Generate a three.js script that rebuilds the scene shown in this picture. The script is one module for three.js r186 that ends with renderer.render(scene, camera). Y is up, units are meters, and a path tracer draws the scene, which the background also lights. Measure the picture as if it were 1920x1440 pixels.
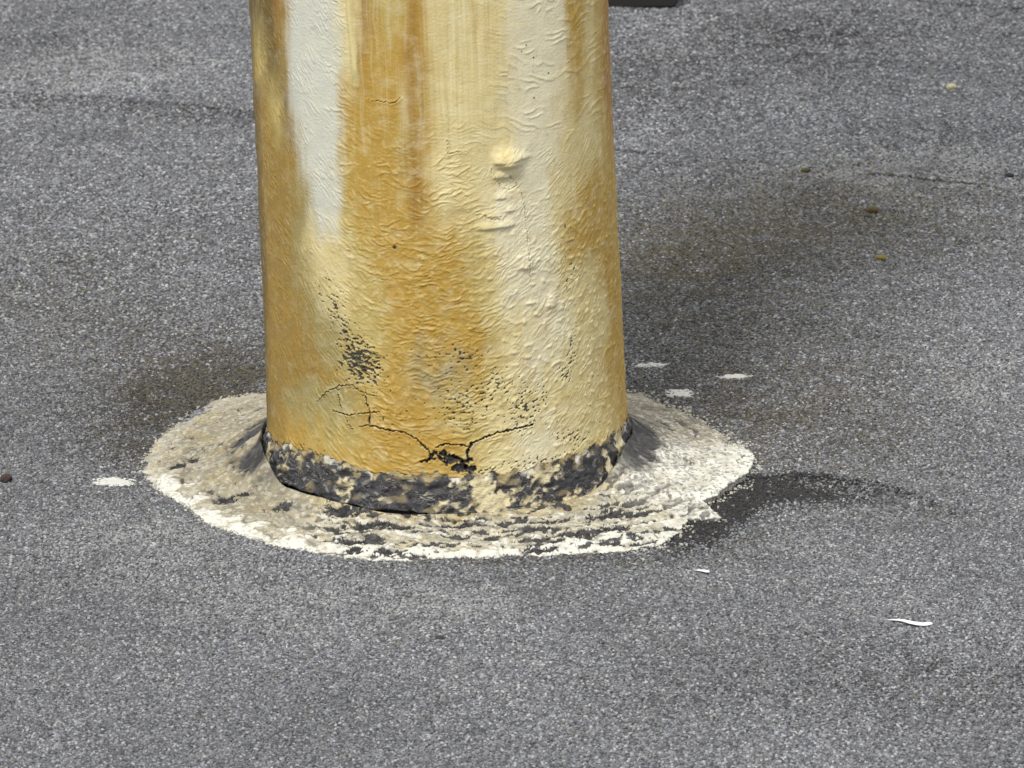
import * as THREE from 'three';
import { mergeGeometries } from 'three/addons/utils/BufferGeometryUtils.js';

// ---------------------------------------------------------------- camera, sky, sun, exposure
const scene = new THREE.Scene();
const camera = new THREE.PerspectiveCamera(11, 4 / 3, 0.05, 60);
camera.position.set(0.02767, 0.49522, 1.57333);
{
  const pitch = THREE.MathUtils.degToRad(16.3355), roll = THREE.MathUtils.degToRad(1.7);
  camera.rotation.order = 'YXZ';
  camera.rotation.set(-pitch, 0, -roll);
}
camera.focus = 1.6;
camera.userData.fStop = 60;

const renderer = new THREE.WebGLRenderer({ antialias: true });
renderer.toneMapping = THREE.LinearToneMapping;
renderer.toneMappingExposure = 1.95;
renderer.shadowMap.enabled = true;
renderer.shadowMap.type = THREE.PCFSoftShadowMap;

// ---------------------------------------------------------------- noise
function mulberry(a) {
  return () => { a |= 0; a = a + 0x6D2B79F5 | 0; let t = Math.imul(a ^ a >>> 15, 1 | a); t = t + Math.imul(t ^ t >>> 7, 61 | t) ^ t; return ((t ^ t >>> 14) >>> 0) / 4294967296; };
}
const rnd = mulberry(20240611);
const PERM = new Uint8Array(512);
{
  const p = [...Array(256).keys()];
  for (let i = 255; i > 0; i--) { const j = Math.floor(rnd() * (i + 1)); [p[i], p[j]] = [p[j], p[i]]; }
  for (let i = 0; i < 512; i++) PERM[i] = p[i & 255];
}
const GX = new Float32Array(256), GY = new Float32Array(256);
for (let i = 0; i < 256; i++) { const a = i / 256 * Math.PI * 2; GX[i] = Math.cos(a); GY[i] = Math.sin(a); }
// gradient noise, about -1..1; wrap > 0 makes it repeat after that many cells in x
function noise(x, y, seed = 0, wrap = 0) {
  const xi = Math.floor(x), yi = Math.floor(y), fx = x - xi, fy = y - yi;
  let x0 = xi, x1 = xi + 1;
  if (wrap) { x0 = ((x0 % wrap) + wrap) % wrap; x1 = ((x1 % wrap) + wrap) % wrap; }
  const sy = yi + seed * 37;
  const h00 = PERM[(PERM[x0 & 255] + sy) & 255], h10 = PERM[(PERM[x1 & 255] + sy) & 255], h01 = PERM[(PERM[x0 & 255] + sy + 1) & 255], h11 = PERM[(PERM[x1 & 255] + sy + 1) & 255];
  const u = fx * fx * fx * (fx * (fx * 6 - 15) + 10), v = fy * fy * fy * (fy * (fy * 6 - 15) + 10);
  const a = GX[h00] * fx + GY[h00] * fy, b = GX[h10] * (fx - 1) + GY[h10] * fy, c = GX[h01] * fx + GY[h01] * (fy - 1), d = GX[h11] * (fx - 1) + GY[h11] * (fy - 1);
  return 1.42 * (a + u * (b - a) + v * (c - a + u * (a - b - c + d)));
}
function fbm(x, y, oct, seed = 0) { let s = 0, a = 0.5; for (let i = 0; i < oct; i++) { s += a * noise(x, y, seed + i * 5); x *= 2.03; y *= 2.03; a *= 0.5; } return s; }
const clamp = (x, a = 0, b = 1) => x < a ? a : x > b ? b : x;
const sstep = (a, b, x) => { const t = clamp((x - a) / (b - a)); return t * t * (3 - 2 * t); };
const lerp = (a, b, t) => a + (b - a) * t;
const lin = (c) => { c /= 255; return c <= 0.04045 ? c / 12.92 : Math.pow((c + 0.055) / 1.055, 2.4); };
const L = (r, g, b) => [lin(r), lin(g), lin(b)];
const toS = (c) => { c = clamp(c); return 255 * (c <= 0.0031308 ? c * 12.92 : 1.055 * Math.pow(c, 1 / 2.4) - 0.055); };
function mixc(o, c, t) { o[0] += (c[0] - o[0]) * t; o[1] += (c[1] - o[1]) * t; o[2] += (c[2] - o[2]) * t; }
function along(pts, x) {                                             // piecewise-linear curve through [x, y] pairs
  if (x <= pts[0][0]) return pts[0][1];
  for (let i = 1; i < pts.length; i++) if (x <= pts[i][0]) return lerp(pts[i - 1][1], pts[i][1], (x - pts[i - 1][0]) / (pts[i][0] - pts[i - 1][0]));
  return pts[pts.length - 1][1];
}
function segDist(px, py, pts) {                                      // distance to a polyline, and how far along it (0..1)
  let best = 1e9, at = 0;
  for (let i = 1; i < pts.length; i++) {
    const ax = pts[i - 1][0], ay = pts[i - 1][1], dx = pts[i][0] - ax, dy = pts[i][1] - ay;
    const t = clamp(((px - ax) * dx + (py - ay) * dy) / (dx * dx + dy * dy)), d = Math.hypot(px - ax - t * dx, py - ay - t * dy);
    if (d < best) { best = d; at = (i - 1 + t) / (pts.length - 1); }
  }
  return [best, at];
}
function dataTexture(data, w, h, srgb, float) {
  const t = new THREE.DataTexture(data, w, h, float ? THREE.RedFormat : THREE.RGBAFormat, float ? THREE.FloatType : THREE.UnsignedByteType);
  if (srgb) t.colorSpace = THREE.SRGBColorSpace;
  t.magFilter = THREE.LinearFilter; t.minFilter = THREE.LinearMipmapLinearFilter; t.generateMipmaps = true;
  t.wrapS = t.wrapT = THREE.RepeatWrapping; t.needsUpdate = true;
  return t;
}

// an even, overcast sky
{
  const w = 256, h = 128, d = new Float32Array(w * h * 4);
  for (let j = 0; j < h; j++) for (let i = 0; i < w; i++) {
    const el = ((j + 0.5) / h - 0.5) * Math.PI, s = Math.max(0, Math.sin(el));
    const cl = 1 + 0.06 * noise(i / 16, j / 9, 3, 16) + 0.03 * noise(i / 6.4, j / 4, 4, 40);
    const v = (0.37 + 0.19 * s) * cl, o = (j * w + i) * 4;
    d[o] = v * 0.985; d[o + 1] = v; d[o + 2] = v * 1.03; d[o + 3] = 1;
  }
  const sky = new THREE.DataTexture(d, w, h, THREE.RGBAFormat, THREE.FloatType);
  sky.mapping = THREE.EquirectangularReflectionMapping; sky.magFilter = THREE.LinearFilter; sky.minFilter = THREE.LinearFilter; sky.needsUpdate = true;
  scene.background = sky; scene.environment = sky;
}
const sun = new THREE.DirectionalLight(new THREE.Color(1, 0.965, 0.9), 1.5);
sun.position.set(-0.62, 2.0, 1.25);
sun.target.position.set(0, 0, 0);
sun.castShadow = true;
sun.shadow.radius = 30;
sun.shadow.mapSize.set(2048, 2048);
Object.assign(sun.shadow.camera, { left: -1.2, right: 1.2, top: 1.2, bottom: -1.2, near: 0.1, far: 6 });
scene.add(sun, sun.target);

// ---------------------------------------------------------------- helpers for objects
const taken = new Map();
function numbered(name) { const n = taken.get(name) ?? 0; taken.set(name, n + 1); return n ? name + '_' + String(n).padStart(3, '0') : name; }
function put(o, name, label, category, group) {
  o.name = numbered(name); o.userData.label = label; o.userData.category = category;
  if (group) o.userData.group = group;
  scene.add(o); return o;
}
function mesh(geo, mat) { const m = new THREE.Mesh(geo, mat); m.castShadow = m.receiveShadow = true; return m; }
function part(parent, name, geo, mat, label) { const m = mesh(geo, mat); m.name = name; if (label) m.userData.label = label; parent.add(m); return m; }
// a sheet of nu x nv points; f(i, j) gives [x, y, z, u, v]
function sheet(nu, nv, f) {
  const pos = new Float32Array(nu * nv * 3), uv = new Float32Array(nu * nv * 2), idx = new Uint32Array((nu - 1) * (nv - 1) * 6);
  let q = 0;
  for (let j = 0; j < nv; j++) for (let i = 0; i < nu; i++) {
    const k = j * nu + i, p = f(i, j);
    pos[k * 3] = p[0]; pos[k * 3 + 1] = p[1]; pos[k * 3 + 2] = p[2]; uv[k * 2] = p[3]; uv[k * 2 + 1] = p[4];
    if (i < nu - 1 && j < nv - 1) { idx.set([k, k + 1, k + nu, k + 1, k + nu + 1, k + nu], q); q += 6; }
  }
  const g = new THREE.BufferGeometry();
  g.setAttribute('position', new THREE.BufferAttribute(pos, 3)); g.setAttribute('uv', new THREE.BufferAttribute(uv, 2)); g.setIndex(new THREE.BufferAttribute(idx, 1));
  g.computeVertexNormals();
  return g;
}

// ---------------------------------------------------------------- the roof: felt sheets with mineral granules (lengths in millimetres until placed)
// the collar's outer edge as [angle from the front, to the right, in degrees; radius], from points on the roof
const RIM_POINTS = [[-127.5, -3.5], [-123.1, 13.6], [-107, 42.7], [-92.1, 74.1], [-78.7, 86.6], [-65.6, 99], [-48.5, 109.6], [-29.7, 119.7], [-15.3, 122.2], [3.2, 120.8], [25.7, 120.9], [50.4, 118.7], [71, 117.5], [83.6, 110.3], [90.9, 96.6], [95.3, 82.4], [108.4, 81.6], [102.6, 64.8], [110, 55.2], [119.7, 37.2], [125.1, 19.9], [124.4, -2.2], [118.9, -20.7], [112.6, -36.7], [103, -59.5], [94.1, -75.6], [83.3, -93.8], [37.1, -115.3], [-10.1, -123.6], [-57.2, -120.2], [-81.6, -111.9], [-103.3, -102.6], [-115.4, -75.6], [-122.5, -48.1], [-126.5, -24.2]]
  .map(([x, z]) => [Math.atan2(x, z) * 180 / Math.PI, Math.hypot(x, z)]).sort((a, b) => a[0] - b[0]);
RIM_POINTS.unshift([RIM_POINTS[RIM_POINTS.length - 1][0] - 360, RIM_POINTS[RIM_POINTS.length - 1][1]]);
RIM_POINTS.push([RIM_POINTS[1][0] + 360, RIM_POINTS[1][1]]);
function rim(deg) {
  const n = noise(deg / 3.2, 7.3, 11, 0) * 1.3 + noise(deg / 1.1, 3.1, 12) * 0.7 + noise(deg / 0.45, 5.7, 13) * 0.9;
  return along(RIM_POINTS, deg) + n;
}

// the lap seam runs straight across behind the pole; the far sheet lies over the near one
const SEAM = [[-2000, -1720], [-273.7, -770.8], [-193.5, -729.7], [-115.7, -685.7], [87.3, -569.6], [158, -528.2], [224.9, -488.4], [279.1, -457.3], [2000, 545]];
const seamZ = (x) => along(SEAM, x) + 2.2 * noise(x / 60, 1.5, 21) + 0.8 * noise(x / 9, 4.5, 22);
const SEAM2 = [[-2000, -2300], [287.2, -973.8], [331.5, -939.7], [2000, 20]];
const seam2Z = (x) => along(SEAM2, x) + 2 * noise(x / 50, 9.5, 23);
const lapThick = (x) => 0.4 + 1.5 * sstep(-60, -130, x) * clamp(0.7 + noise(x / 60, 2.5, 24)) + 1.5 * sstep(70, 84, x) * sstep(122, 104, x) + 1.3 * sstep(216, 226, x) * sstep(300, 262, x) + 0.5 * sstep(320, 400, x);
// a wrinkle in the felt leaves the collar's right tip
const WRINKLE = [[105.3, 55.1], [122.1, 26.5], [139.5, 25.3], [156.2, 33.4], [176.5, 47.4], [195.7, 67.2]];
function baseHeight(x, z) {
  let y = 4.2 * fbm(x / 240 + 5, z / 240 + 2, 2, 31) + 2.2 * noise(x / 80, z / 80, 33) + 0.45 * noise(x / 24, z / 24, 34);
  if (x > 60 && x < 330 && z > -60 && z < 130) {
    const zc = along(WRINKLE, x), fade = sstep(85, 110, x) * (1 - sstep(135, 230, x)), dz = z - zc;
    y += fade * (dz < 0 ? 4.6 * Math.exp(dz / 26) : 4.6 * (1 - sstep(0, 11, dz)) - 3.2 * Math.exp(-Math.pow((dz - 14) / 13, 2)) * sstep(0, 6, dz));
  }
  const r = Math.hypot(x, z);
  return y * sstep(100, 190, r) + (r < 190 ? 0 : 0);
}
function roofHeight(x, z) {
  let y = baseHeight(x, z);
  if (z < seamZ(x)) y += lapThick(x) * (0.4 + 0.6 * Math.exp((z - seamZ(x)) / 90));
  if (z < seam2Z(x)) y += 1.6;
  return y;
}
// dirt, algae and painted-in shade among the granules: share of darkened grains, how olive
const GRIME_AND_SHADE = [                                                      // x, z, half width, half depth, strength, olive
  [118.2, -176, 85, 190, 0.42, 0.5], [107.5, -311.8, 60, 110, 0.34, 0.7], [169.9, -379, 110, 110, 0.3, 1], [206.9, -431, 80, 90, 0.26, 1], [137.7, -40.5, 75, 90, 0.42, 0.2], [121, -320.6, 24, 30, 0.35, 0],  // olive stain beside the pole, with its soft shadow painted in too
  [-115.9, -98.3, 36, 46, 0.9, 0.15], [-96.6, -146.5, 46, 60, 0.8, 0.15], [-130.6, -40.7, 22, 36, 0.85, 0.15], [-124.4, -166.8, 70, 110, 0.3, 0.3], [94.4, 101.1, 30, 14, 0.7, 0.1], [44.1, 125.4, 70, 8, 0.5, 0.2],  // contact shade hugging the collar, put into the grain colours
  [171.4, -835.7, 130, 170, 0.5, 0], [115.9, -689.6, 60, 90, 0.35, 0], [-253.2, -949.9, 120, 150, 0.25, 0], [-192.2, -285.9, 70, 130, 0.4, 0.1], [-153.5, -452.6, 90, 90, 0.3, 0], [248.6, -891.2, 110, 130, 0.35, 0], [181.3, 264.8, 110, 60, 0.35, 0],  // broad darker patches on the open felt
];
const PALE_PATCHES = [[248.6, -485.4, 90, 120, 0.7], [230.1, -95, 50, 90, 0.45], [-26.5, 168.1, 120, 45, 0.5], [-122.4, 90.8, 70, 60, 0.5], [137.4, 108.4, 60, 26, 0.4], [-214.8, -827.7, 130, 130, 0.5], [-132.6, -279.1, 70, 70, 0.3], [139.8, -463, 70, 80, 0.4]];  // broad paler patches on the felt
function palePatch(x, z) {
  let w = 0;
  for (const q of PALE_PATCHES) { const dx = (x - q[0]) / q[2], dz = (z - q[1]) / q[3], d = dx * dx + dz * dz; if (d < 5) w += q[4] * Math.exp(-1.2 * d); }
  return clamp(w * clamp(0.8 + 0.9 * fbm(x / 30, z / 30, 3, 43)));
}
function grimeAndShade(x, z) {
  let g = 0, o = 0, wedgeShade = 0;
  for (const q of GRIME_AND_SHADE) {
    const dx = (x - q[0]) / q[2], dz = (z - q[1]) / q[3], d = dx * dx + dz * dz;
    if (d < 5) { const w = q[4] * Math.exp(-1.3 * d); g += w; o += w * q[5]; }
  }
  if (x > 70 && x < 250 && z > -20 && z < 140) {                      // wedge of shade below the felt ridge, painted as near-black grains
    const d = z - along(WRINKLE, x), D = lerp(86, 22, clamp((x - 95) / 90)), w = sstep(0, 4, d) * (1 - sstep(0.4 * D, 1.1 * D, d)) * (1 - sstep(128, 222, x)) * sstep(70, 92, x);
    wedgeShade = w;
  }
  if (x < -60) { const d = z - seamZ(x); if (d > 0 && d < 60) g += 0.6 * sstep(60, 4, d) * sstep(-60, -110, x); }   // shade under the lap edge, painted in with darker grains
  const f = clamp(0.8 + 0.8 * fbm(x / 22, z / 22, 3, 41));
  return wedgeShade > 0.25 ? [clamp(Math.max(g * f, wedgeShade * 1.05), 0, 0.985), 0] : [clamp(Math.max(g * f, wedgeShade), 0, 0.96), g > 0 ? o / g : 0];
}
const GRAIN = [L(66, 67, 70), L(86, 87, 90), L(102, 103, 106), L(117, 118, 121), L(134, 135, 138), L(164, 165, 166), L(104, 98, 88), L(88, 94, 106)];
const GRAIN_SHARE = [0.13, 0.2, 0.22, 0.2, 0.14, 0.06, 0.03, 0.02];
function pickGrain(r) { for (let i = 0; i < GRAIN.length; i++) { r -= GRAIN_SHARE[i]; if (r < 0) return GRAIN[i]; } return GRAIN[1]; }

const feltTexture = (() => {                                         // bitumen face with grains pressed into it, 360 mm repeat
  const N = 1024, cell = 4, M = N / cell, px = new Float32Array(M * M), py = new Float32Array(M * M), pc = new Array(M * M), r2 = mulberry(77);
  for (let i = 0; i < M * M; i++) { px[i] = r2(); py[i] = r2(); pc[i] = pickGrain(r2()); }
  const c = new Uint8Array(N * N * 4), b = new Float32Array(N * N);
  for (let y = 0; y < N; y++) for (let x = 0; x < N; x++) {
    const cx = Math.floor(x / cell), cy = Math.floor(y / cell);
    let best = 9, bc = null;
    for (let j = -1; j <= 1; j++) for (let i = -1; i <= 1; i++) {
      const k = ((cy + j + M) % M) * M + (cx + i + M) % M, dx = cx + i + px[k] - x / cell, dy = cy + j + py[k] - y / cell, d = dx * dx + dy * dy;
      if (d < best) { best = d; bc = pc[k]; }
    }
    const o = (y * N + x) * 4;
    for (let k = 0; k < 3; k++) c[o + k] = toS(bc[k] * 0.85);
    c[o + 3] = 255; b[y * N + x] = 1 - Math.min(1, best * 1.2);
  }
  return [dataTexture(c, N, N, true), dataTexture(b, N, N, false, true)];
})();
const feltMat = new THREE.MeshStandardMaterial({ map: feltTexture[0], bumpMap: feltTexture[1], bumpScale: 0.0007, roughness: 0.93 });
{
  // near sheet: fine in view, coarse far out
  const xs = [], zs = [];
  for (let x = -560; x <= 560; x += 4) xs.push(x);
  for (let k = 1; k < 26; k++) { xs.unshift(-560 - k * k * 28); xs.push(560 + k * k * 28); }
  const edge = (t) => t;
  const build = (z0, z1, front, back, lift) => {                     // strip between two curves across x
    const nv = 90;
    return sheet(xs.length, nv, (i, j) => {
      const x = xs[i], t = j / (nv - 1), a = back(x), b = front(x);
      let z = lerp(a, b, t), y;
      y = roofHeight(x, z - 0.02);
      return [x / 1000, y / 1000, z / 1000, x / 360, -z / 360];
    });
  };
  const strip = (name, zs, front, lip) => {
    const nv = zs.length + (lip ? 3 : 0);
    const g = sheet(xs.length, nv, (i, j) => {
      const x = xs[i];
      if (j < zs.length) { const f = front(x), z = f + zs[zs.length - 1 - j]; return [x / 1000, roofHeight(x, Math.min(z, f - 0.05)) / 1000, z / 1000, x / 360, -z / 360]; }
      const k = j - zs.length + 1, f = front(x), yt = roofHeight(x, f - 0.05), yb = roofHeight(x, f + 0.6) - 1.5;
      return [x / 1000, lerp(yt, yb, k / 3) / 1000, (f - (k === 3 ? 0.6 : 0) + (k === 1 ? 0.15 : 0)) / 1000, x / 360, -(f + k) / 360];
    });
    const m = mesh(g, feltMat); m.name = numbered('felt_sheet'); m.userData.kind = 'structure'; m.userData.label = name; scene.add(m);
  };
  const down = (from, to, step) => { const a = []; for (let z = from; z >= to; z -= step) a.push(z); return a; };
  const farTail = (z) => { const a = []; for (let k = 1; k < 30; k++) a.push(z - k * k * 26); return a; };
  // near sheet reaches from the viewer's side to under the lap
  const nz = []; for (let k = 20; k > 0; k--) nz.push(520 + k * k * 26); nz.push(...down(520, -900, 4)); 
  {
    const g = sheet(xs.length, nz.length, (i, j) => {
      const x = xs[i], z = nz[nz.length - 1 - j], y = baseHeight(x, z) - (z < seamZ(x) - 6 ? 3 : 0);
      return [x / 1000, y / 1000, z / 1000, x / 360, -z / 360];
    });
    const m = mesh(g, feltMat); m.name = numbered('felt_sheet'); m.userData.kind = 'structure'; m.userData.label = 'grey mineral roofing felt around the pole'; scene.add(m);
  }
  const s1 = [0, -0.5, -2, -4, ...down(-8, -460, 4)]; for (let k = 1; k < 28; k++) s1.push(-460 - k * k * 26);
  strip('grey roofing felt sheet overlapping behind the pole', s1, seamZ, true);
  const s2 = [0, -0.5, -2, -4, ...down(-8, -300, 4), ...farTail(-300)];
  strip('grey roofing felt sheet farthest from the pole', s2, (x) => seam2Z(x), true);
}
console.log('felt done');

// granules as real grit
{
  const ico = new THREE.IcosahedronGeometry(1, 0), p = ico.attributes.position, jit = new Map(), r3 = mulberry(5);
  for (let i = 0; i < p.count; i++) {
    const key = [p.getX(i), p.getY(i), p.getZ(i)].map((v) => v.toFixed(3)).join();
    if (!jit.has(key)) jit.set(key, 0.72 + 0.5 * r3());
    const k = jit.get(key); p.setXYZ(i, p.getX(i) * k, p.getY(i) * k, p.getZ(i) * k);
  }
  ico.deleteAttribute('uv'); ico.computeVertexNormals();
  const spots = [], r4 = mulberry(91);
  let z = 372;
  while (z > -1150) {
    const step = 0.84 + 0.6 * sstep(250, -850, z), half0 = 188 + (360 - z) * 0.118, xa = -half0 + 24, xb = half0 + 30;
    for (let x = xa; x < xb; x += step) {
      const gx = x + (r4() - 0.5) * step * 1.1, gz = z + (r4() - 0.5) * step * 1.1, rr = r4(), rc = r4(), rs = r4(), ra = r4(), rb = r4(), rg = r4();
      const r = Math.hypot(gx, gz);
      let paint = 0;
      if (r < 170) { const over = r - rim(Math.atan2(gx, gz) * 180 / Math.PI); if (over < -0.8) continue; paint = over < 0 ? 0.4 : (gx > 55 ? 0.34 : 0.14) * Math.exp(-over / (0.5 + 1.6 * sstep(50, 80, gx))); }
      if (rr < 0.06) continue;
      spots.push(gx, gz, step * (0.5 + 0.36 * rs * rs + 0.06), rc, ra, rb, rg, r4() < paint ? 1 : 0);
    }
    z -= step * 0.9;
  }
  const n = spots.length / 8, grit = new THREE.InstancedMesh(ico, new THREE.MeshStandardMaterial({ roughness: 0.78, color: 0xffffff, flatShading: true }), n);
  const m4 = new THREE.Matrix4(), q = new THREE.Quaternion(), e = new THREE.Euler(), pos = new THREE.Vector3(), sc = new THREE.Vector3(), col = new THREE.Color(), brown = L(58, 48, 36), olive = L(92, 84, 52), nearBlack = L(28, 26, 25), coat = L(196, 193, 178), paleGrain = L(158, 158, 156);
  for (let i = 0; i < n; i++) {
    const [x, zz, s, rc, ra, rb, rg, painted] = spots.slice(i * 8, i * 8 + 8);
    e.set((rb - 0.5) * 1.6, ra * 6.283, (rg - 0.5) * 1.6); q.setFromEuler(e);
    pos.set(x / 1000, (roofHeight(x, zz) + s * 0.12 + (painted ? 0.5 : 0)) / 1000, zz / 1000); sc.set(s * (0.8 + 0.6 * rg), s * (0.55 + 0.4 * rb), s * (0.85 + 0.3 * ra)).multiplyScalar(0.001);
    m4.compose(pos, q, sc); grit.setMatrixAt(i, m4);
    const [g, o] = grimeAndShade(x, zz), c = [...pickGrain(rc)], paleness = palePatch(x, zz);
    if (ra * 0.6 + 0.2 < paleness) mixc(c, paleGrain, 0.35 + 0.3 * rb);
    const tone = 1 + 0.34 * fbm(x / 110, zz / 140, 3, 51) + 0.1 * noise(x / 9, zz / 9, 52);
    if (g > 0.01) { if (rg < g) mixc(c, o > 0.01 && rb < 0.55 ? brown : nearBlack, g > 0.6 && o < 0.01 ? 0.85 + 0.15 * ra : 0.55 + 0.4 * ra); if (o > 0.05 && ra < g * 1.5 * o + 0.2 * g) mixc(c, olive, 0.5); }
    if (painted) mixc(c, coat, 0.4 + 0.45 * rb);
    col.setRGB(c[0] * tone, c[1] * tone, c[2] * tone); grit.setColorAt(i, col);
  }
  grit.castShadow = grit.receiveShadow = true;
  put(grit, 'mineral_granules', 'grey mineral grit covering the roofing felt', 'granules'); grit.userData.kind = 'stuff';
  console.log('granules', n);
}

// ---------------------------------------------------------------- the pole
const R0 = 75, shaftR = (h) => 73.8 - 0.0125 * Math.min(Math.max(h, -20), 250) + 2.2 * Math.exp(-Math.max(h, -20) / 16);
// paint and rust stains across the front, dimmer light on the left painted in: rows from the top down, each [arc mm, height mm, pigment number]
const PIGMENT = [L(200, 201, 188), L(222, 214, 182), L(212, 196, 142), L(152, 141, 94), L(184, 164, 98), L(178, 144, 62), L(142, 100, 28), L(100, 80, 32), L(158, 114, 40), L(148, 135, 96), L(148, 120, 54)];
const ROWS = [
  [[-112.9, 198.7, 7], [-75.1, 204.7, 7], [-71.7, 205.1, 6], [-67.8, 205.6, 10], [-61.4, 206.4, 0], [-39.9, 208.2, 0], [-35.4, 208.4, 2], [-28.7, 208.7, 2], [-26.8, 208.8, 6], [-24.0, 208.8, 6], [-21.3, 208.9, 4], [-9.2, 208.9, 4], [-6.4, 208.8, 6], [-0.6, 208.7, 5], [3.7, 208.5, 2], [32.6, 206.2, 2], [37.4, 205.7, 1], [62.4, 202.2, 1], [66.1, 201.6, 5], [77.8, 199.6, 5], [81.5, 198.9, 2], [94.7, 196.5, 5], [102.3, 195.1, 8], [115.9, 192.6, 8]],
  [[-110.2, 175.4, 7], [-92.9, 178.6, 4], [-76.0, 181.3, 7], [-70.4, 182.1, 10], [-63.0, 183.1, 0], [-39.6, 185.3, 0], [-35.4, 185.6, 2], [-30.8, 185.8, 2], [-28.9, 185.9, 6], [-24.7, 186.0, 5], [-11.3, 186.2, 5], [-7.4, 186.1, 6], [-2.2, 186.0, 5], [2.7, 185.8, 2], [31.4, 183.5, 2], [37.0, 182.8, 1], [60.8, 179.3, 1], [65.8, 178.4, 5], [75.7, 176.6, 5], [79.2, 176.0, 2], [92.6, 173.4, 5], [99.2, 172.1, 8], [115.9, 168.7, 8]],
  [[-104.3, 157.0, 7], [-91.3, 159.5, 10], [-75.5, 162.2, 4], [-69.2, 163.2, 7], [-61.6, 164.2, 0], [-39.6, 166.4, 0], [-35.6, 166.7, 5], [-27.9, 167.1, 5], [-12.2, 167.4, 5], [-9.5, 167.4, 2], [-6.5, 167.3, 6], [-2.2, 167.2, 5], [1.9, 167.1, 2], [29.4, 164.9, 2], [36.0, 164.1, 1], [56.5, 161.0, 1], [61.8, 160.1, 2], [68.7, 158.8, 5], [75.7, 157.4, 2], [91.3, 154.3, 5], [97.4, 153.0, 8], [112.3, 149.8, 8]],
  [[-104.2, 137.4, 7], [-91.2, 140.1, 10], [-72.8, 143.4, 10], [-63.3, 144.8, 10], [-57.7, 145.6, 0], [-41.7, 147.3, 0], [-38.6, 147.5, 4], [-33.6, 147.9, 5], [-15.2, 148.5, 5], [-11.7, 148.5, 4], [-7.4, 148.5, 6], [-2.6, 148.4, 5], [0.4, 148.3, 2], [26.2, 146.3, 2], [29.6, 145.9, 2], [39.2, 144.7, 1], [52.5, 142.6, 1], [56.9, 141.8, 2], [74.1, 138.4, 2], [83.2, 136.5, 2], [95.8, 133.7, 5], [112.7, 129.9, 8]],
  [[-100.9, 118.4, 7], [-91.2, 120.4, 10], [-74.5, 123.7, 10], [-68.4, 124.7, 10], [-58.0, 126.3, 3], [-52.7, 126.9, 0], [-40.9, 128.2, 0], [-37.1, 128.5, 4], [-32.1, 128.9, 5], [-11.7, 129.5, 5], [-6.3, 129.5, 6], [-2.0, 129.4, 5], [2.3, 129.2, 2], [19.7, 128.0, 2], [27.5, 127.1, 1], [49.4, 123.9, 1], [52.8, 123.3, 2], [65.2, 120.9, 2], [70.6, 119.8, 5], [92.8, 114.8, 5], [113.1, 109.9, 5]],
  [[-100.8, 98.5, 7], [-90.4, 100.9, 10], [-74.1, 104.2, 10], [-64.3, 105.9, 3], [-54.5, 107.4, 2], [-40.6, 109.0, 2], [-35.5, 109.4, 4], [-21.4, 110.2, 5], [-3.9, 110.3, 5], [6.8, 109.8, 5], [16.6, 109.1, 4], [21.0, 108.7, 2], [26.6, 108.0, 1], [46.2, 105.1, 1], [53.1, 103.8, 2], [62.2, 102.0, 5], [75.0, 99.2, 5], [97.6, 93.7, 5], [113.4, 89.8, 5]],
  [[-100.7, 78.5, 7], [-89.6, 81.2, 10], [-65.7, 86.1, 10], [-55.7, 87.7, 3], [-44.3, 89.2, 2], [-26.9, 90.7, 4], [-17.8, 91.0, 5], [8.1, 90.5, 5], [17.9, 89.7, 4], [23.5, 89.1, 2], [30.4, 88.2, 1], [50.5, 84.8, 1], [57.8, 83.4, 2], [73.4, 79.9, 2], [87.7, 76.3, 5], [94.3, 74.6, 5], [115.8, 68.9, 5]],
  [[-106.5, 59.1, 7], [-90.6, 63.2, 10], [-67.0, 68.3, 10], [-47.9, 71.4, 3], [-27.7, 73.4, 4], [-14.2, 73.9, 5], [16.0, 72.6, 5], [21.6, 72.0, 4], [26.1, 71.5, 2], [55.3, 66.5, 1], [63.0, 64.7, 2], [80.5, 60.4, 2], [91.7, 57.5, 5], [115.8, 50.8, 5]],
  [[-112.8, 43.8, 7], [-90.8, 49.7, 10], [-54.5, 57.3, 10], [-30.7, 60.1, 4], [-19.2, 60.8, 5], [-6.0, 60.9, 9], [4.7, 60.5, 9], [13.3, 59.9, 5], [21.0, 59.1, 4], [26.6, 58.4, 2], [38.5, 56.6, 1], [63.8, 51.3, 2], [69.0, 50.1, 2], [89.7, 44.6, 5], [115.8, 37.2, 5]],
  [[-112.8, 30.2, 7], [-90.9, 36.2, 10], [-68.8, 41.4, 3], [-43.8, 45.7, 3], [-28.9, 47.2, 5], [-6.6, 47.9, 5], [6.3, 47.4, 4], [19.3, 46.2, 2], [28.3, 45.1, 2], [62.8, 38.3, 2], [67.9, 37.1, 2], [94.2, 29.8, 5], [115.8, 23.4, 5]],
  [[-112.7, 14.2, 7], [-89.1, 21.0, 10], [-69.5, 25.7, 5], [-44.5, 30.2, 4], [-24.9, 32.2, 5], [1.3, 32.4, 5], [12.0, 31.7, 4], [23.0, 30.5, 2], [36.9, 28.4, 1], [64.7, 22.3, 2], [109.2, 9.4, 5]],
  [[-112.7, 0.5, 5], [-69.7, 12.4, 5], [-25.3, 19.1, 5], [5.0, 19.2, 5], [17.9, 18.1, 2], [36.0, 15.4, 1], [63.0, 9.5, 2], [103.1, -2.5, 5]],
].map((r) => ({ h: Math.max(...r.map((q) => q[1])), stops: r }));
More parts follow.
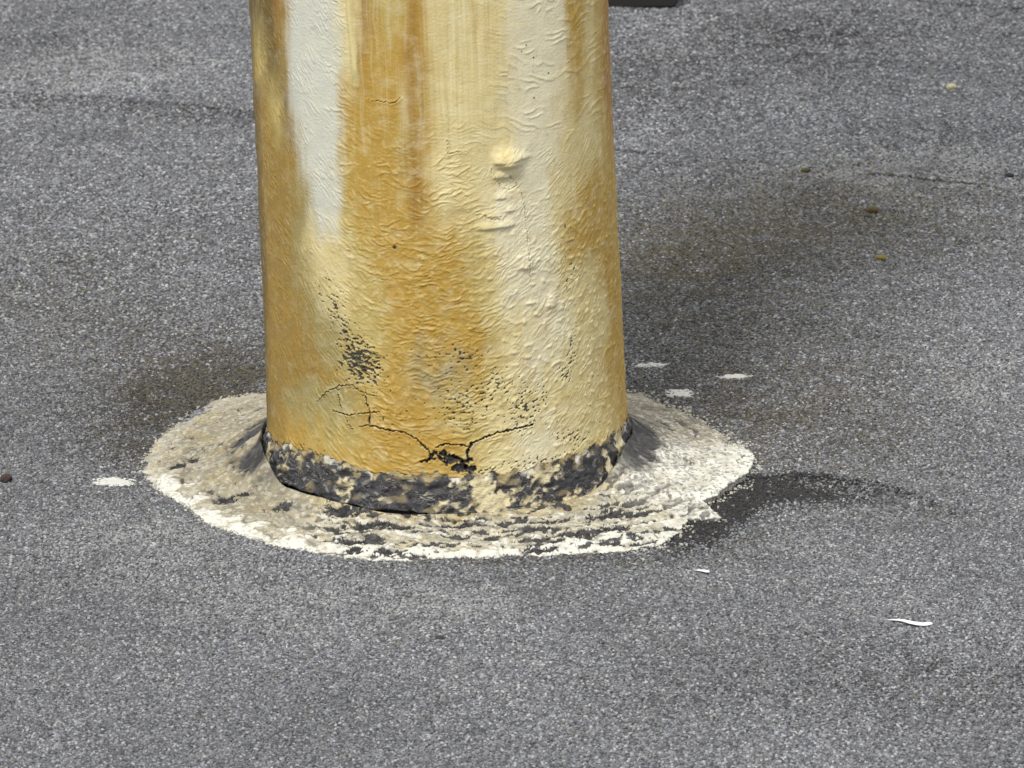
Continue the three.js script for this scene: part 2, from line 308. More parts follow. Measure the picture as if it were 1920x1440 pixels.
function rowColor(row, a, out) {
  const p = row.stops;
  let i = 1; while (i < p.length - 1 && a > p[i][0]) i++;
  const t = sstep(0, 1, (a - p[i - 1][0]) / (p[i][0] - p[i - 1][0])), A = PIGMENT[p[i - 1][2]], B = PIGMENT[p[i][2]];
  for (let k = 0; k < 3; k++) out[k] = lerp(A[k], B[k], t);
}
const GA = 480, GH = 120, pigmentGrid = new Float32Array(GA * GH * 3);
{
  const A = [0, 0, 0], B = [0, 0, 0];
  for (let j = 0; j < GH; j++) for (let i = 0; i < GA; i++) {
    const a = (i / (GA - 1) * 2 - 1) * 118, h = j / (GH - 1) * 215; let k = 1;
    while (k < ROWS.length - 1 && h < ROWS[k].h) k++;
    const up = ROWS[k - 1], lo = ROWS[k], t = clamp((up.h - h) / (up.h - lo.h));
    rowColor(up, a, A); rowColor(lo, a, B);
    for (let c = 0; c < 3; c++) pigmentGrid[(j * GA + i) * 3 + c] = lerp(A[c], B[c], t);
  }
}
{                                                                    // the runs bled into one another while wet
  const src = pigmentGrid.slice(), R = 11;
  for (let j = 0; j < GH; j++) for (let i = 0; i < GA; i++) for (let c = 0; c < 3; c++) {
    let t = 0, w = 0;
    for (let k = -R; k <= R; k++) { const q = clamp(i + k, 0, GA - 1), e = Math.exp(-k * k / 38); t += e * src[(j * GA + q) * 3 + c]; w += e; }
    pigmentGrid[(j * GA + i) * 3 + c] = t / w;
  }
}
function pigment(s, h, out) {                                        // beyond the sides the stains go on mirrored round the back
  const half = Math.PI * R0 / 2; let a = s;
  if (a > half) a = 2 * half - a; if (a < -half) a = -2 * half - a;
  const x = clamp((a / 118 + 1) / 2 * (GA - 1), 0, GA - 1.001), y = clamp((h + 11 * (1 - Math.cos(a / R0))) / 215 * (GH - 1), 0, GH - 1.001), i = Math.floor(x), j = Math.floor(y), u = x - i, v = y - j, k = (j * GA + i) * 3;
  for (let c = 0; c < 3; c++) out[c] = lerp(lerp(pigmentGrid[k + c], pigmentGrid[k + 3 + c], u), lerp(pigmentGrid[k + GA * 3 + c], pigmentGrid[k + GA * 3 + 3 + c], u), v);
}
const BAND_TOP = [[-236, 20], [-160, 19], [-89.1, 21], [-69.6, 24], [-44.8, 22.3], [-32.3, 19.6], [-7.8, 19.6], [7.1, 18.6], [26.8, 18], [57.9, 19.6], [85.5, 20], [160, 19], [236, 20]];
const bandTop = (s) => along(BAND_TOP, s) + 1.5 * noise(s / 8, 2.2, 61) + 0.9 * noise(s / 2.6, 5.2, 62) + 0.4 * noise(s / 0.9, 5.2, 63);
// cracks in the coating: [half width mm, points as arc, height]
const CRACKS = [                                                     // the third number is how far the crack opens to the bitumen below
  [0.42, [[-35.3, 37.9], [-31.1, 38.9], [-23.5, 37.5], [-16.9, 36.9], [-11.5, 34.4], [-7.3, 30], [-4.9, 27.2]]],
  [0.36, [[-31.1, 38.9], [-30.4, 44.4], [-31.7, 47.6], [-32, 52.4]]],
  [0.2, [[-48, 42.9], [-41.4, 42], [-31.4, 43.9], [-26.2, 44.8]]],
  [0.16, [[-56.3, 45.6], [-51.3, 49.9], [-44.5, 53.5], [-38.3, 54.6], [-34.4, 52.2], [-27.3, 51]]],
  [0.16, [[-45.6, 52.5], [-44.4, 45.6], [-41.5, 39.4], [-38.6, 36.2]]],
  [0.9, [[-7.6, 24.8], [-4.2, 28.7], [0.5, 23.3]]],
  [0.7, [[-10.1, 24.8], [-4.3, 26.1]]],
  [0.8, [[9.5, 23.6], [8.8, 28], [10.7, 31.4]]],
  [0.5, [[10.7, 31.4], [15.4, 33.1], [20.9, 34.7], [28.9, 35.2], [37.3, 35.8]]],
  [0.35, [[-3.5, 30.8], [0.2, 31.8], [5.5, 31.3], [9, 30.6]]],
  [1.1, [[3.2, 26.7], [6.9, 24.3], [10.4, 24.9]]],
  [0.6, [[6.9, 24.3], [8.1, 20.7], [11.4, 18.3]]],
  [0.22, [[31.5, 137.2], [36.1, 131.9], [37.9, 123.6], [38.4, 115], [38.5, 106.4], [38.8, 93.4]], 0.12],
  [0.15, [[6.2, 153.9], [6.4, 148], [10.3, 148.8], [14.2, 148.7]], 0.12],
  [0.22, [[23.8, 140.7], [25.7, 136.2], [28.7, 132.5], [32, 131.4], [35.9, 133.7]], 0.12],
  [0.2, [[19.4, 122.9], [23.8, 120.7], [27.2, 120.5]], 0.12],
  [0.2, [[-25.5, 169.7], [-19.8, 169.4], [-14.7, 168.7], [-11.6, 170.7]], 0.12],
];
const HOLES = [[2.3, 25.4, 3.4, 2.2], [5.6, 21.7, 3.6, 2.0], [-0.6, 28.1, 1.8, 1.4], [10.2, 21, 2.6, 1.4]];
// where the coating has flaked off in specks: arc, height, half sizes, turn, share
const FLAKES = [
  [-45.8, 85.8, 5, 13, -0.35, 0.52], [-39.8, 74.5, 4.5, 11, -0.4, 0.62], [-34.1, 64.6, 8.5, 10, -0.6, 1.05], [-28.3, 60.3, 3.5, 4, 0, 0.5], [-25.5, 61.6, 2.5, 3.5, 0, 0.5],
  [9.2, 66.3, 9, 5, 0, 0.52], [-1.4, 69.4, 9, 4, 0, 0.22], [8.4, 47.2, 12, 9, 0, 0.42], [21.8, 53.6, 8, 6, 0, 0.46], [34.1, 43.1, 7, 9, 0, 0.58], [57.9, 60.4, 3, 9, 0.2, 0.45], [54.4, 53, 4, 4, 0, 0.55], [43, 45.9, 2.5, 5, 0, 0.45],
  [57, 26.4, 12, 4, 0.4, 0.5], [38.8, 19.3, 16, 3, 0.1, 0.5], [-69.7, 21.7, 12, 4, -0.3, 0.4], [18, 20.2, 12, 2.2, 0, 0.4], [99.4, 77.7, 4, 13, 0, 0.22], [59.6, 96.1, 5, 12, 0.2, 0.26], [74.8, 48.6, 6, 16, 0, 0.14], [-15.5, 43.5, 14, 8, 0, 0.12],
];
const LUMPS = [[31.1, 141.9, 4.6, 4.4, 3.3], [26.9, 143.3, 2.2, 2.6, 1.5], [35.9, 143.6, 4.2, 1.8, 1.0], [29.2, 137.1, 3.6, 1.8, 0.9], [21.4, 117.6, 4.5, 2.2, 0.9], [28.3, 117.6, 4, 1.8, 1.0], [25, 122.1, 3, 1.5, 0.6], [30.9, 123.5, 2.5, 1.5, 0.6], [27.6, 128.8, 3, 1.6, 0.6], [37, 100.2, 4, 4, 0.9], [49, 82.5, 2, 3, 1.1], [30.2, 134.2, 6, 3.2, -0.9], [9.8, 127.7, 9, 9, 0.5]];
const DRIP = [[-31.8, 212.7], [-31.6, 202.4], [-30.9, 192], [-30.2, 181.6], [-30.3, 175.8]];
const SPECKS = [[-16.9, 111.8, 1.0, 0.8], [42, 187.4, 0.4, 0.4], [45.3, 182.1, 0.5, 0.4], [44.7, 166.3, 0.4, 0.4], [39.6, 185.4, 0.3, 0.3], [52.4, 175, 0.5, 0.4], [57.8, 112.9, 0.5, 0.9]];
const TW = 2048, TH = 1536, CIRC = 2 * Math.PI * R0, H0 = -6, H1 = 246;
const shaftHeight = new Float32Array(TW * TH);
// a crease in the skin of paint: it swells slowly towards the crease from above and drops off sharply below it
function crease(u, b, scale, seed) {
  const n = noise(u, b / scale, seed), d = (noise(u, (b + 0.12) / scale, seed) - n) / 0.12;
  if (Math.abs(d) < 1e-4) return 0;
  const x = n / d, w = sstep(0.02, 0.2, Math.abs(d));
  return w * (x > 0 ? Math.exp(-x / 0.8) : Math.exp(x / 0.17));
}
const shaftMaps = (() => {
  const c = new Uint8Array(TW * TH * 4), fine = new Float32Array(TW * TH), col = [0, 0, 0], pitch = L(36, 34, 36), grey = L(120, 116, 108), pale = L(226, 219, 184), mustard = L(168, 134, 54), ridgeTint = L(226, 214, 158), rust = L(128, 90, 32);
  const DS = CIRC / TW, DH = (H1 - H0) / TH;
  for (let y = 0; y < TH; y++) {
    const h = H0 + (y + 0.5) * DH;
    for (let x = 0; x < TW; x++) {
      const s = (x + 0.5) * DS - CIRC / 2, front = Math.abs(s) < 122;
      // wrinkles: long soft creases whose run tilts across the pole
      const tilt = along([[-118, 0.95], [-70, 0.8], [-40, 0.3], [-15, 0.1], [15, -0.02], [40, h > 150 ? 0.2 : -0.3], [80, h > 150 ? 0.05 : -0.45], [118, h > 150 ? 0 : -0.5]], s);
      const top = sstep(140, 172, h), smooth = top * sstep(-37, -31, s) * (1 - sstep(22, 34, s));
      const wx = 2.6 * noise(s / 9, h / 9, 71), wy = 1.9 * noise(s / 11, h / 7, 72) + 0.5 * noise(s / 3, h / 3, 73);
      const b = h + tilt * s + wy, a = s - tilt * h * 0.4 + wx;
      const longRun = sstep(26, 40, s) * sstep(135, 155, h), k1 = longRun > 0.5 ? crease(a / 26, b, 4.2, 79) : crease(a / 9.5, b, 2.8, 74), k2 = crease(a / 5, b + 9, 1.9, 75), k3 = crease(a / 3, b + 5, 1.9, 76);
      const m1 = sstep(-0.3, 0.3, noise(s / 13, h / 9, 77)), m2 = sstep(-0.15, 0.4, noise(s / 16 + 4, h / 12, 78));
      const soft = 1 - 0.5 * sstep(12, 30, s) * (1 - 0.6 * sstep(135, 160, h));
      let e = soft * (0.34 * k1 * m1 + 0.2 * k2 * m2 * (1 - 0.85 * longRun)) * (1 - 0.95 * smooth);
      const rough = (1 - sstep(95, 150, h)) * (0.5 + 0.5 * sstep(-60, -20, s));
      const blis = noise(s / 3.1, h / 2.4, 81), blis2 = noise(s / 1.5, h / 1.2, 82);
      e += rough * (0.18 * k3 * sstep(-0.2, 0.3, noise(s / 10, h / 8, 83)) + 0.22 * fbm(s / 6, b / 4, 2, 80) + (0.4 + 0.35 * sstep(5, 30, s)) * Math.max(0, blis) * Math.max(0, blis) + 0.05 * blis2 * Math.abs(blis2));
      e += 0.35 * noise(s / 17, h / 30, 84) + 0.1 * noise(s / 5, h / 6, 85);
      e += smooth * (0.16 * noise(s / 1.7, h / 40, 86) + 0.1 * noise(s / 0.8, h / 30, 87));
      let under = 0;                                                 // 1 where the coating is gone
      if (front) {
        for (const q of LUMPS) {
          const dx = (s - q[0]) / q[2]; let dy = (h - q[1]) / q[3]; if (Math.abs(dx) > 2.6 || Math.abs(dy) > 3) continue;
          if (q[4] > 0) dy = dy < 0 ? dy * 3 : dy * 0.75;           // bulges sag: steep below
          const k = noise(s / 2.2, h / 2.2, 88) * 0.22;
          e += q[4] * Math.exp(-Math.pow(dx * dx + dy * dy, 1.25) * (1 + k));
        }
        if (h > 150 && s > -70 && s < -25) {
          const [d, t] = segDist(s, h, DRIP), w = 1.5 - 0.3 * (1 - t);
          if (d < 4) e += 1.35 * Math.exp(-Math.pow(d / w, 2.4)) * (1 - 0.75 * sstep(0.7, 1, t));
        }
        if (h < 190) for (const q of CRACKS) {
          const p0 = q[1][0]; if (Math.abs(s - p0[0]) > 32 || Math.abs(h - p0[1]) > 50) continue;
          const [d, t] = segDist(s + 0.5 * noise(s / 1.3, h / 1.3, 90) + 0.3 * noise(s / 0.5, h / 0.5, 91), h + 0.5 * noise(s / 1.3 + 7, h / 1.3, 92), q[1]);
          const w = q[0] * (0.8 + 0.5 * noise(t * 9, q[0] * 30, 93));
          if (d < w) { const open = q[2] ?? 1; e -= (0.4 + 0.9 * open) * sstep(w, w * 0.3, d); under = Math.max(under, open * sstep(w, w * 0.6, d)); } else if (d < w + 1.1) { e += 0.22 * sstep(w + 1.1, w, d); }
        }
        if (h < 40) for (const q of HOLES) {
          const d = Math.hypot((s - q[0]) / q[2], (h - q[1]) / q[3]) + 0.35 * noise(s / 1.1, h / 1.1, 94);
          if (d < 1) { e -= 1.6 * sstep(1, 0.75, d); under = Math.max(under, sstep(1, 0.85, d)); }
        }
        for (const q of FLAKES) {
          let dx = s - q[0], dy = h - q[1]; if (Math.abs(dx) > 26 || Math.abs(dy) > 30) continue;
          const ca = Math.cos(q[4]), sa = Math.sin(q[4]), ux = (dx * ca - dy * sa) / q[2], uy = (dx * sa + dy * ca) / q[3], dd = ux * ux + uy * uy;
          if (dd > 2.2) continue;
          const share = q[5] * Math.exp(-0.9 * dd), n = 0.7 * noise((s + tilt * h * 0.3) / 1.8, (h + tilt * s * 0.4) / 1.15, 95) + 0.45 * noise(s / 0.9, h / 0.7, 96), k = sstep(0.6 - share * 0.85, 0.68 - share * 0.85, n);
          if (k > 0) { e -= 0.35 * k; under = Math.max(under, k * 0.95); }
        }
      }
      const bt = bandTop(s), edge = h - bt - 1.1 * noise(s / 3, h / 2, 97);
      if (edge < 0) { e -= 1.0 * sstep(0, -0.5, edge); under = Math.max(under, sstep(0, -0.5, edge)); }
      shaftHeight[y * TW + x] = e;
      // colour
      const jx = 2.2 * noise(s / 5, h / 30, 101) + 1.3 * noise(s / 1.8, h / 26, 102) + 0.5 * noise(s / 0.7, h / 14, 103), jy = 6 * noise(s / 6, h / 14, 104);
      pigment(s + jx + 1.6 * noise(s / 8, h / 16, 105), h + 1.4 * jy, col);
      const clean = sstep(0.55, 0.85, col[2] / col[0]);
      const sr = s + 0.9 * noise(s / 7, h / 13, 118), keep = 0.3 + 0.7 * smooth, run = (noise(sr / 0.9, h / 30, 106) * 0.6 + noise(sr / 2.6, h / 45, 107) * 0.7) * keep, up = sstep(60, 150, h);
      if (run > 0) mixc(col, mustard, clamp(run * (0.10 + 0.34 * up) * (1 - 0.8 * clean))); else mixc(col, pale, clamp(-run * (0.1 + 0.3 * up)));
      const blotch = fbm(s / 8, h / 6, 4, 108);
      if (blotch > 0) mixc(col, mustard, clamp(blotch * 0.6) * (1 - 0.55 * up) * (1 - 0.7 * clean)); else mixc(col, pale, clamp(-blotch * 0.5) * (0.4 + 0.6 * sstep(-70, -35, s)));
      const speck = noise(s / 0.75, h / 0.75, 110) + 0.5 * noise(s / 2, h / 2, 111);
      if (speck > 0.75) mixc(col, rust, clamp((speck - 0.75) * 0.5));
      const scrape = 0.75 * noise(a / 4.2, b / 1.9, 112) + 0.5 * noise(a / 1.8, b / 0.9, 119); if (scrape > 0.08) mixc(col, ridgeTint, clamp((scrape - 0.12) * 0.6) * (1 - 0.7 * smooth) * (0.35 + 0.65 * sstep(-75, -35, s))); else if (scrape < -0.35) mixc(col, rust, (-0.35 - scrape) * 0.6 * (1 - 0.6 * clean));
      if (front) {
        if (h > 150 && s > -70 && s < -25) { const [d, t] = segDist(s + 0.5 * noise(s / 2, h / 6, 120), h, DRIP); if (d < 2.2) mixc(col, L(214, 200, 144), 0.95 * sstep(2.1, 0.9, d) * (1 - 0.5 * sstep(0.8, 1, t))); }
        for (const q of SPECKS) { const d = Math.hypot((s - q[0]) / q[2], (h - q[1]) / q[3]) + 0.3 * noise(s / 0.4, h / 0.4, 113); if (d < 1) mixc(col, L(44, 32, 22), 0.95 * sstep(1, 0.7, d)); }
      }
      if (under > 0) { const g = clamp(0.25 + 0.5 * noise(s / 1.4, h / 1.4, 114)); const cc = [...pitch]; mixc(cc, grey, g * 0.35); mixc(col, cc, under); }
      const o = (y * TW + x) * 4;
      c[o] = toS(col[0]); c[o + 1] = toS(col[1]); c[o + 2] = toS(col[2]); c[o + 3] = 255;
      fine[y * TW + x] = 0.5 + 0.25 * noise(s / 0.8, h / 0.7, 115) + 0.2 * noise(s / 1.7, h / 1.3, 116) + 0.12 * (scrape);
    }
  }
  return [dataTexture(c, TW, TH, true), dataTexture(fine, TW, TH, false, true)];
})();
for (const t of shaftMaps) t.wrapT = THREE.MirroredRepeatWrapping;
console.log('shaft maps done');
function sampleShaft(s, h) {
  const x = ((s / CIRC + 0.5) * TW - 0.5 + TW) % TW, y = clamp((h - H0) / (H1 - H0) * TH - 0.5, 0, TH - 1.001), i = Math.floor(x), j = Math.floor(y), u = x - i, v = y - j, i1 = (i + 1) % TW;
  return lerp(lerp(shaftHeight[j * TW + i], shaftHeight[j * TW + i1], u), lerp(shaftHeight[(j + 1) * TW + i], shaftHeight[(j + 1) * TW + i1], u), v);
}
const pole = new THREE.Group();
pole.position.set(0.0008, 0, 0); pole.rotation.z = THREE.MathUtils.degToRad(0.5);
put(pole, 'painted_pole', 'thick round pole in cracked white paint with mustard rust stains', 'pole');
{
  const angles = [], nF = 840, nB = 160;
  for (let i = 0; i <= nB / 2; i++) angles.push(-Math.PI + (i / (nB / 2)) * (Math.PI * 0.46));
  for (let i = 1; i <= nF; i++) angles.push(-Math.PI * 0.54 + i / nF * Math.PI * 1.08);
  for (let i = 1; i <= nB / 2; i++) angles.push(Math.PI * 0.54 + (i / (nB / 2)) * (Math.PI * 0.46));
  const hs = []; for (let h = -4; h < 228; h += 0.31) hs.push(h); for (let k = 1; k <= 40; k++) hs.push(228 + k * k * 0.9);
  const g = sheet(angles.length, hs.length, (i, j) => {
    const th = angles[i], h = hs[hs.length - 1 - j], s = th * R0, hh = h > 240 ? 480 - h : h, e = h < 240 ? sampleShaft(s, h) : sampleShaft(s, Math.abs(((h - 240) % 400) - 200) + 20) * 0.6, r = (shaftR(h) + e) / 1000;
    return [r * Math.sin(th), h / 1000, r * Math.cos(th), th / (2 * Math.PI) + 0.5, (h - H0) / (H1 - H0)];
  });
  part(pole, 'shaft', g, new THREE.MeshStandardMaterial({ map: shaftMaps[0], bumpMap: shaftMaps[1], bumpScale: 0.00015, roughness: 0.6 }));
}

// bitumen strip round the foot, torn and smeared with paint
{
  const BOT = [[-236, 3], [-140, 5], [-96.1, 7.8], [-69.6, 9.1], [-50.3, 8.5], [-30.2, 6.8], [-8.3, 5.1], [4.3, 3.5], [30, 2.4], [70, 1.4], [120, 1.6], [236, 3]];
  const W = 2048, Hh = 192, c = new Uint8Array(W * Hh * 4), b = new Float32Array(W * Hh), col = [0, 0, 0];
  const dark = L(36, 35, 39), mid = L(66, 66, 70), greyish = L(140, 138, 132), cream = L(204, 193, 156), tan = L(168, 150, 106), white = L(226, 222, 208);
  // smears of paint left on the strip: arc, height, half sizes, share
  const SM = [[14.3, 13, 5, 6, 1.0], [18.3, 7.2, 8, 4, 1.0], [7, 16.9, 6, 4, 0.5], [89.3, 11, 4.5, 9, 1.3], [75.6, 7.2, 2.2, 8, 1.1], [115.7, 7.3, 5, 6, 1.0], [-98.8, 12.7, 4, 6, 1.1], [-42.3, 11.9, 4, 5, 0.65], [40.9, 14.5, 8, 4, 0.7], [47.5, 3.4, 16, 4, 0.45], [-56.2, 17.4, 9, 5, 0.3], [-69.7, 16.8, 7, 5, 0.3], [-32.3, 21.1, 12, 1.6, 0.8], [30.8, 8.7, 12, 4, 0.55], [34.8, 1.6, 24, 3, 0.8], [61.3, 0, 18, 3.5, 0.75], [-78.1, 17.1, 5, 7, 0.45], [-20.9, 17.1, 9, 3, 0.35], [0.2, 6.4, 8, 3, 0.5], [-12.4, 9.8, 20, 3, 0.3], [62.5, 6.3, 9, 5, 0.3], [140, 10, 14, 8, 0.8], [-150, 10, 20, 8, 0.7]];
  for (let y = 0; y < Hh; y++) for (let x = 0; x < W; x++) {
    const s = ((x + 0.5) / W - 0.5) * CIRC, v = (y + 0.5) / Hh, h = lerp(along(BOT, s), bandTop(s), v);
    col[0] = dark[0]; col[1] = dark[1]; col[2] = dark[2];
    const n = fbm(s / 6, h / 3.5, 4, 121), w = Math.abs(noise(s / 2.1 + 1.2 * noise(s / 3, h / 3, 122), h / 1.5, 123)), f = noise(s / 0.8, h / 0.6, 124);
    mixc(col, mid, clamp(0.35 + n));
    let sm = 0; for (const q of SM) { const d = Math.hypot((s - q[0]) / q[2], (h - q[1]) / q[3]); if (d < 1.9) sm = Math.max(sm, q[4] * (1 - sstep(0.55, 1.7, d + 0.5 * noise(s / 2.2, h / 2.2, 125)))); }
    const thread = sstep(0.10, 0.02, w) * sstep(-0.1, 0.35, noise(s / 9, h / 7, 126) + sm);
    mixc(col, greyish, thread * 0.75);
    const worn = 0.8 * noise(s / 3 + 1.5 * n, h / 2 + n, 136) + 0.5 * noise(s / 8, h / 4, 137) + 0.2 * f;
    mixc(col, greyish, 0.6 * sstep(0.25, 0.75, worn + 0.7 * n + 0.3 * noise(s / 14, 3, 138)));
    mixc(col, cream, clamp(sstep(0.35, 0.75, sm * 0.85 + 0.45 * worn + 0.3 * n)));
    mixc(col, noise(s / 14, 9, 128) > 0.1 ? white : tan, 0.75 * sstep(0.8, 0.95, v + 0.22 * noise(s / 5, 1, 127) + 0.1 * worn) * sstep(-0.4, 0.1, worn));
    mixc(col, tan, 0.35 * sstep(0.25, 0.6, noise(s / 7, h / 4, 129)));
    const o = (y * W + x) * 4; c[o] = toS(col[0]); c[o + 1] = toS(col[1]); c[o + 2] = toS(col[2]); c[o + 3] = 255;
    b[y * W + x] = 0.5 + 0.4 * fbm(s / 2.2, h / 1.6, 3, 130) + 0.25 * thread + 0.3 * clamp(sm);
  }
  const map = dataTexture(c, W, Hh, true), bump = dataTexture(b, W, Hh, false, true);
  const nu = 1000, prof = 26;
  const g = sheet(nu, prof, (i, j) => {
    const th = (i / (nu - 1) * 2 - 1) * Math.PI, s = th * R0, bot = along(BOT, s) - 0.8 * sstep(-4, -30, s) * sstep(-125, -100, s) + 0.9 * noise(s / 9, 3.3, 131) + 0.4 * noise(s / 2.3, 8.3, 132), top = bandTop(s) + 0.4;
    const t = j / (prof - 4), lower = j > prof - 4;
    let h, out;
    if (!lower) { h = lerp(top, bot, t); out = lerp(0.1, 1, sstep(0, 0.35, t)) * (0.9 + 0.8 * noise(s / 16, 6.1, 133)) + 1.9 * t * t + 1.7 * fbm(s / 5, h / 3, 4, 134) * sstep(0, 0.2, t); }
    else { const k = j - (prof - 4); h = bot - [0, 0.5, 0.8, 0.2][k]; out = [0, 2.2, 0.6, -2][k]; }
    const r = (shaftR(h) + out) / 1000;
    return [r * Math.sin(th), h / 1000, r * Math.cos(th), th / (2 * Math.PI) + 0.5, lower ? 0.01 : 1 - t];
  });
  part(pole, 'bitumen_strip', g, new THREE.MeshStandardMaterial({ map, bumpMap: bump, bumpScale: 0.0006, roughness: 0.72 }), 'torn black bitumen strip smeared with cream paint round the foot');
}
console.log('pole done');

// ---------------------------------------------------------------- the collar bonded round the pole's foot
function hash(i, j, k) { return PERM[(PERM[(PERM[i & 255] + j) & 255] + k) & 255] / 255; }
const nearest = [0, 0, 0];
function grains(x, z) {                                              // nearest pressed grain: distance and two random numbers
  const ci = Math.floor(x), cj = Math.floor(z); let best = 9;
  for (let b = -1; b <= 1; b++) for (let a = -1; a <= 1; a++) {
    const i = ci + a, j = cj + b, dx = i + hash(i, j, 1) - x, dz = j + hash(i, j, 2) - z, d = dx * dx + dz * dz;
    if (d < best) { best = d; nearest[1] = hash(i, j, 3); nearest[2] = hash(i, j, 4); }
  }
  nearest[0] = best;
}
{
  const N = 2048, EXT = 290, c = new Uint8Array(N * N * 4), b = new Float32Array(N * N), hgt = new Float32Array(N * N), col = [0, 0, 0];
  const cream = L(177, 171, 151), white = L(212, 211, 201), tan = L(138, 129, 105), grey = L(106, 103, 95), brown = L(90, 81, 64), dark = L(32, 32, 34), yellow = L(170, 152, 102), slate = L(88, 88, 88), ash = L(104, 102, 98);
  // bare patches where the paint is gone: x, z, half length, half width, turn
  const BARE = [[-38.8, 101.8, 5, 3.4, 0.25], [-35, 110.6, 4.5, 2.6, 0.1], [-24, 113.5, 4.4, 2.4, 0.15], [-27.7, 117, 2.6, 1.8, 0], [-32.2, 100.5, 3.5, 1.6, 0.2], [-111.3, -2.9, 4, 6, 0.4], [-105.8, -9.8, 2.6, 4.4, 0], [-88.4, 45.7, 5, 4.4, 0.3], [-82.1, 43.6, 4, 2.4, 0.3], [-65.1, 61.8, 4, 3.6, 0.2], [5.1, 88.6, 11, 3, -0.05], [34.3, 93.3, 10, 2.6, -0.15],
    [50.9, 99.5, 13, 3.6, -0.3], [65.6, 94.3, 8, 4, -0.4], [64, 78.8, 10, 5, -0.5], [71.6, 101.4, 5, 3, 0.3], [76.6, 78.6, 6, 3, -0.6], [-28.4, 85.4, 8, 3, 0.16], [-41.4, 72.8, 8, 3.6, 0.25], [-18.9, 89.7, 7, 3, 0.05], [36.1, 116.5, 8, 2.0, -0.1], [23.7, 120.5, 9, 1.8, 0], [-84.1, -14.4, 4, 5, 0]];
  const SCRATCH = [[[-96.7, 34.5], [-90.9, 40.6], [-85.1, 48.2]], [[19.8, 85.3], [26, 93.9], [36.5, 89.6], [47.1, 82.6]], [[0.9, 82.2], [9.3, 84.3], [17.7, 83.8]], [[-9.5, 86.6], [-1.1, 91.3], [3.1, 94.4]], [[34.2, 103.8], [46.7, 102.4], [59, 107.4], [69.1, 112.3]]];
  for (let y = 0; y < N; y++) for (let x = 0; x < N; x++) {
    const X = ((x + 0.5) / N - 0.5) * EXT, Z = (0.5 - (y + 0.5) / N) * EXT, r = Math.hypot(X, Z);
    if (r > 150 || r < 66) continue;
    const deg = Math.atan2(X, Z) * 180 / Math.PI, ro = along(RIM_POINTS, deg), t = (r - 78) / (ro - 78), arc = deg * Math.PI / 180 * 100;
    const n = fbm(X / 9, Z / 9, 4, 141), f = noise(X / 0.7, Z / 0.7, 142), f2 = noise(X / 1.9, Z / 1.9, 143);
    const fr = noise(X / 0.55, Z / 1.1, 159), st = 0.07 * fr + 0.62 * noise(arc / 22 + 1.2 * n, r / 4.6 + 1.4 * n, 144) + 0.42 * noise(arc / 8, r / 2.6 + n, 145) + 0.2 * noise(arc / 3, r / 1.5, 158);
    grains(X / 1.3 + 0.3 * f2, Z / 1.3 + 0.3 * f); const g0 = nearest[0], g1 = nearest[1], g2 = nearest[2];
    const left = sstep(-28, -52, deg) * sstep(-165, -120, deg), frontal = sstep(-50, -25, deg) * sstep(70, 44, deg), right = sstep(42, 60, deg) * sstep(150, 112, deg), back = sstep(100, 130, Math.abs(deg)), backRight = sstep(84, 108, deg);
    col[0] = cream[0]; col[1] = cream[1]; col[2] = cream[2];
    mixc(col, tan, left * clamp(0.8 + 0.8 * n) * sstep(1, 0.72, t + 0.2 * n));
    mixc(col, white, right * clamp(0.75 + n) * (1 - backRight));
    mixc(col, tan, backRight * clamp(0.6 + 0.9 * n) * 0.8);
    mixc(col, tan, back * 0.5 * clamp(0.5 + n));
    const rimW = sstep(0.74, 0.9, t + 0.6 * n + 0.1 * f2) * Math.max(sstep(-94, -82, deg) * sstep(75, 30, deg), right * (1 - backRight));
    mixc(col, white, 0.92 * rimW);
    mixc(col, yellow, clamp(frontal * sstep(0.24, 0.06, t + 0.1 * n) * 0.6 + 0.3 * (left + frontal) * sstep(0.12, 0.4, noise(X / 14 + 3, Z / 14, 153)) * (1 - rimW)));
    // smears and single grains that show through the worn coat
    const pa = fbm(arc / 13 + n, r / 4.5 + n, 3, 155), pb = noise(arc / 9 + 2 * n, r / 4.2 + n, 156) + 0.6 * noise(arc / 3, r / 2, 157);
    mixc(col, grey, clamp((frontal * sstep(0.0, 0.3, pa) * 0.45 + left * sstep(0.1, 0.4, pa) * 0.5 + right * sstep(0.12, 0.4, pa) * 0.5) * (1 - 0.85 * rimW)));
    mixc(col, white, clamp((frontal * 0.8 + right * 0.6 + left * 0.35) * sstep(0.25, 0.55, pb)) * 0.8);
    mixc(col, ash, clamp((frontal + left * 0.6 + right * 0.8) * sstep(0.2, 0.5, -pb) * (1 - 0.7 * rimW)) * 0.4);
    const worn = clamp((0.22 + 0.7 * n) * (1 - 0.75 * rimW) + 0.12 * right + 0.22 * backRight + 0.1 * left);
    if (g1 < worn) mixc(col, g2 < 0.4 ? grey : g2 < 0.75 ? ash : g2 < 0.88 ? brown : slate, 0.3 + 0.3 * right); else if (g1 > 0.86) mixc(col, white, 0.25);
    let bare = Math.max(frontal * sstep(0.17, 0.23, st + 0.1 * sstep(0.1, 0.4, t) - 0.25 * rimW) * 0.95, left * sstep(0.42, 0.5, st - 0.3 * rimW) * 0.8, right * sstep(0.4, 0.48, st - 0.2 * rimW) * 0.7);
    for (const q of BARE) {
      const dx = X - q[0], dz = Z - q[1]; if (dx * dx + dz * dz > 500) continue;
      const ca = Math.cos(q[4]), sa = Math.sin(q[4]), d = Math.hypot((dx * ca + dz * sa) / q[2], (-dx * sa + dz * ca) / q[3]) + 0.6 * noise(X / 3.2, Z / 2, 146) + 0.35 * noise(X / 1.1, Z / 0.8, 147);
      bare = Math.max(bare, sstep(1.0, 0.88, d));
    }
